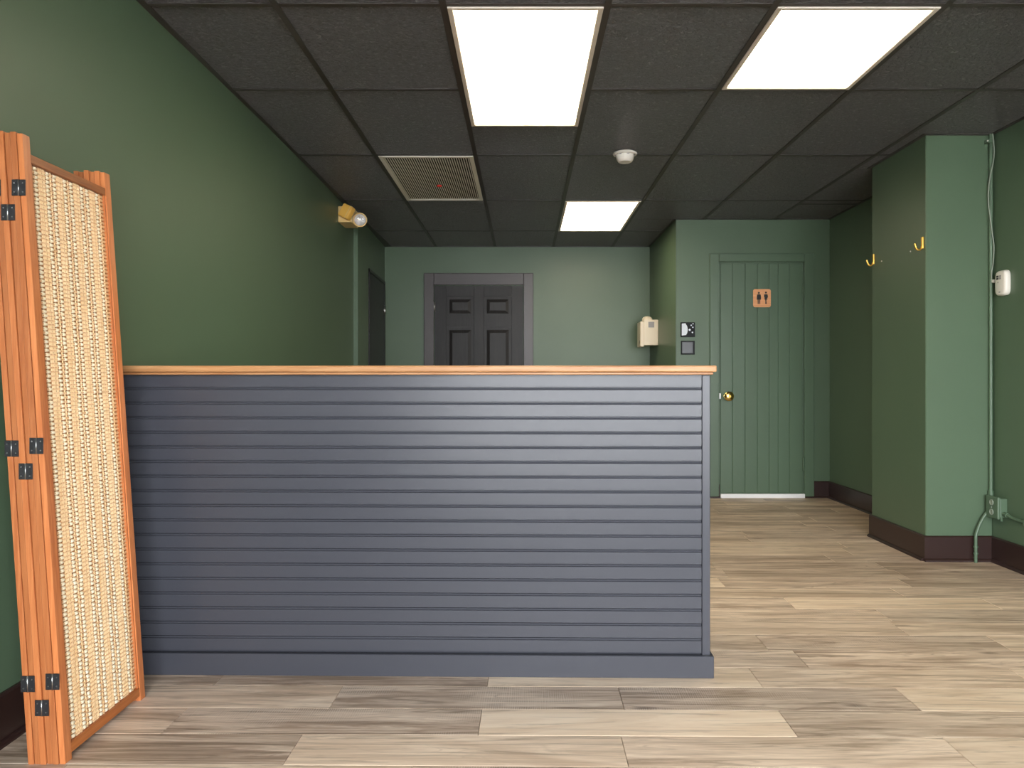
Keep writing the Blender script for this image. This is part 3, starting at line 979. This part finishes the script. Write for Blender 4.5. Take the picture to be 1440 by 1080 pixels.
# ------------------------------------------------------------------ coat hooks on the pillar
def coat_hook(y, z, label):
    xw = 2.269
    t = thing('coat_hook', (xw, y, z), label, 'coat hook', 'brass coat hooks on the pillar')
    box('back_plate', xw - 0.008, xw, y - 0.010, y + 0.010, z - 0.028, z + 0.040, 'gold', t, 0.003, 2)
    pts = smooth_path([(xw - 0.006, y, z - 0.012), (xw - 0.016, y, z - 0.032), (xw - 0.034, y, z - 0.030), (xw - 0.044, y, z - 0.012), (xw - 0.047, y, z + 0.002)], 5)
    tube('prong', pts, 0.006, 'gold', t)
def hook_at(x, y, label):
    Y = 2.262 * F / (x - VX)
    coat_hook(Y, px(x, y, Y).z, label)
hook_at(1296.3, 343, 'brass coat hook on the pillar nearer the front corner')
hook_at(1227.6, 366, 'brass coat hook at the far edge of the pillar beside the alcove')
for x, y, lb in ((1280.6, 353.5, 'tiny white wall anchor below the nearer brass coat hook'), (1240, 367.3, 'tiny white wall anchor beside the farther brass coat hook')):
    Y = 2.269 * F / (x - VX)
    bm = bmesh.new()
    add_lathe(bm, [(0, 0.0045), (0.003, 0.004), (0.003, 0)], (2.269, Y, px(x, y, Y).z), (-1, 0, 0), 10)
    tag(obj('wall_anchor', bm, 'white'), lb, 'wall anchor', 'wall anchors on the pillar')

# ------------------------------------------------------------------ detector, conduit, outlet on the right
def wy(x, xx=XR): return xx * F / (x - VX)
Yd = wy(1412.5)
ad = thing('alarm_detector', (XR, Yd, 1.49), 'white rounded detector with a small dark window, on the right wall', 'detector')
zc, hh = px(1412, 397.5, Yd - 0.02).z, 0.070
yc, hw = Yd - 0.005, 0.050
bm = bmesh.new()
pts = []
for i in range(32):
    an = 2 * math.pi * i / 32
    c, s = math.cos(an), math.sin(an)
    pts.append((XR, yc + hw * math.copysign(abs(c) ** 0.45, c), zc + hh * math.copysign(abs(s) ** 0.45, s)))
layers = [(0.0, 0.97), (0.006, 1.0), (0.020, 0.97), (0.028, 0.86), (0.031, 0.70)]
prev = None
for dpt, sc in layers:
    ring = [bm.verts.new((XR - dpt, yc + (p[1] - yc) * sc, zc + (p[2] - zc) * (1 - (1 - sc) * 0.7))) for p in pts]
    if prev:
        for i in range(32):
            bm.faces.new((prev[i], prev[(i + 1) % 32], ring[(i + 1) % 32], ring[i]))
    else:
        bm.faces.new(ring)
    prev = ring
bm.faces.new(prev[::-1])
o = obj('casing', bm, 'white', ad, True)
o.data.set_sharp_from_angle(angle=math.radians(35))
for a, b, mt in ((0.008, 0.026, 'ink'), (-0.014, 0.000, 'grey_print')):
    for q in range(2):
        box('window', XR - 0.0325, XR - 0.030, yc + a, yc + b, zc + 0.020 + q * 0.012, zc + 0.030 + q * 0.012, mt, ad)
lathe('button', [(0, 0.003), (0.0015, 0.003), (0.0015, 0)], (XR - 0.031, yc + 0.012, zc + 0.004), (-1, 0, 0), 'grey_print', ad, 10)
box('logo_mark', XR - 0.0325, XR - 0.030, yc - 0.008, yc + 0.004, zc - 0.053, zc - 0.048, 'grey_print', ad)
Yp = wy(1396.7)
pc = thing('cable_clip', (XR, Yp, px(1397, 396.5, Yp).z), 'small white cable clip beside the conduit and the white detector', 'cable clip')
zc2 = px(1397, 396.5, Yp).z
box('block', XR - 0.024, XR, 4.284, 4.299, zc2 - 0.009, zc2 + 0.009, 'white', pc, 0.002)
tube('lead', [(XR - 0.004, 4.290, zc2), (XR - 0.004, yc + hw - 0.004, zc2 - 0.001)], 0.003, 'wire', pc, 8)

Yc = 4.314
Xc = (1393.3 - VX) * Yc / F
zbox_t = 0.375
cv = thing('conduit', (Xc, Yc, 0.37), 'pale green painted vertical conduit in the corner beside the pillar', 'conduit')
tube('pipe', [(Xc, Yc, 0.33), (Xc, Yc, CEIL)], 0.0105, 'green_trim', cv, 12)
zs_ = px(1390, 199, Yc).z
box('strap', Xc - 0.030, Xc + 0.014, Yc - 0.013, Yc + 0.016, zs_ - 0.010, zs_ + 0.010, 'green_trim', cv, 0.003)
lathe('strap_screw', [(0, 0.005), (0.004, 0.004), (0.004, 0)], (Xc - 0.025, Yc - 0.012, zs_), (0, -1, 0), 'white', cv, 10)
tube('coupling', [(Xc, Yc, 0.372), (Xc, Yc, 0.40)], 0.0145, 'green_trim', cv, 12)
def cpath(pts, Y):
    return [px(a, b, Y) for a, b in pts]
wr = thing('loose_wire', (Xc, Yc - 0.02, 1.5), 'thin loose wire winding around the vertical conduit', 'wire')
tube('strand', smooth_path(cpath([(1396, 187), (1397.5, 205), (1398, 217), (1396, 232), (1393, 245), (1390.5, 262), (1390, 285), (1392, 302), (1395, 325), (1397.5, 345), (1397, 365), (1394.5, 384), (1394.5, 396)], Yc - 0.0175), 6), 0.0032, 'wire', wr, 8)

ob = thing('outlet_box', (XR, 4.24, 0.26), 'green painted metal outlet box with two sockets at the foot of the conduit', 'outlet box')
xb = 2.588
box('back_box', xb + 0.016, XR, 4.195, 4.295, 0.268, 0.372, 'green_trim', ob, 0.004, 2)
cvp = box('cover_plate', xb, xb + 0.016, 4.190, 4.300, 0.258, 0.380, 'green_trim', ob, 0.005, 2)
for z in (0.345, 0.292):
    lathe('socket', [(0, 0.017), (0.004, 0.0165), (0.004, 0.013), (0.002, 0.012), (0.002, 0)], (xb, 4.245, z), (-1, 0, 0), 'wire', cvp, 16)
lathe('cover_screw', [(0, 0.004), (0.003, 0.003), (0.003, 0)], (xb, 4.245, 0.3185), (-1, 0, 0), 'steel', cvp, 8)
tube('connector', [(XR - 0.020, 4.195, 0.288), (XR - 0.020, 4.165, 0.286)], 0.013, 'green_trim', ob, 12)
box('ground_lug', XR - 0.034, XR - 0.022, 4.20, 4.212, 0.246, 0.270, 'green_trim', ob, 0.002)

bc = thing('bent_conduit', (2.54, Yc, 0), 'bent green conduit dropping from the outlet box to the floor over the baseboard', 'conduit')
yb_ = 4.297
xfl = (1371.7 - VX) * yb_ / F
tube('pipe', smooth_path([(2.602, 4.300, 0.285), (2.588, 4.302, 0.268), (2.566, 4.302, 0.232), (2.546, 4.300, 0.190), (xfl + 0.002, yb_ - 0.001, 0.150), (xfl, yb_ - 0.003, 0.11), (xfl, yb_ - 0.003, 0.0)], 6), 0.0090, 'green_trim', bc, 12)
for z in (0.088, 0.052):
    tube('ring', [(xfl, yb_ - 0.003, z - 0.004), (xfl, yb_ - 0.003, z + 0.004)], 0.013, 'green_trim', bc, 12)
rc = thing('side_conduit', (XR - 0.015, 3.9, 0.28), 'flexible green conduit running from the outlet box along the right wall', 'conduit')
tube('pipe', smooth_path([(XR - 0.020, 4.166, 0.286), (XR - 0.014, 4.11, 0.276), (XR - 0.012, 4.03, 0.272), (XR - 0.012, 3.93, 0.262), (XR - 0.012, 3.7, 0.258), (XR - 0.012, 3.2, 0.258), (XR - 0.012, 2.4, 0.258)], 6), 0.0085, 'green_trim', rc, 12)
box('clip', XR - 0.024, XR, 4.02, 4.034, 0.258, 0.284, 'green_trim', rc, 0.002)
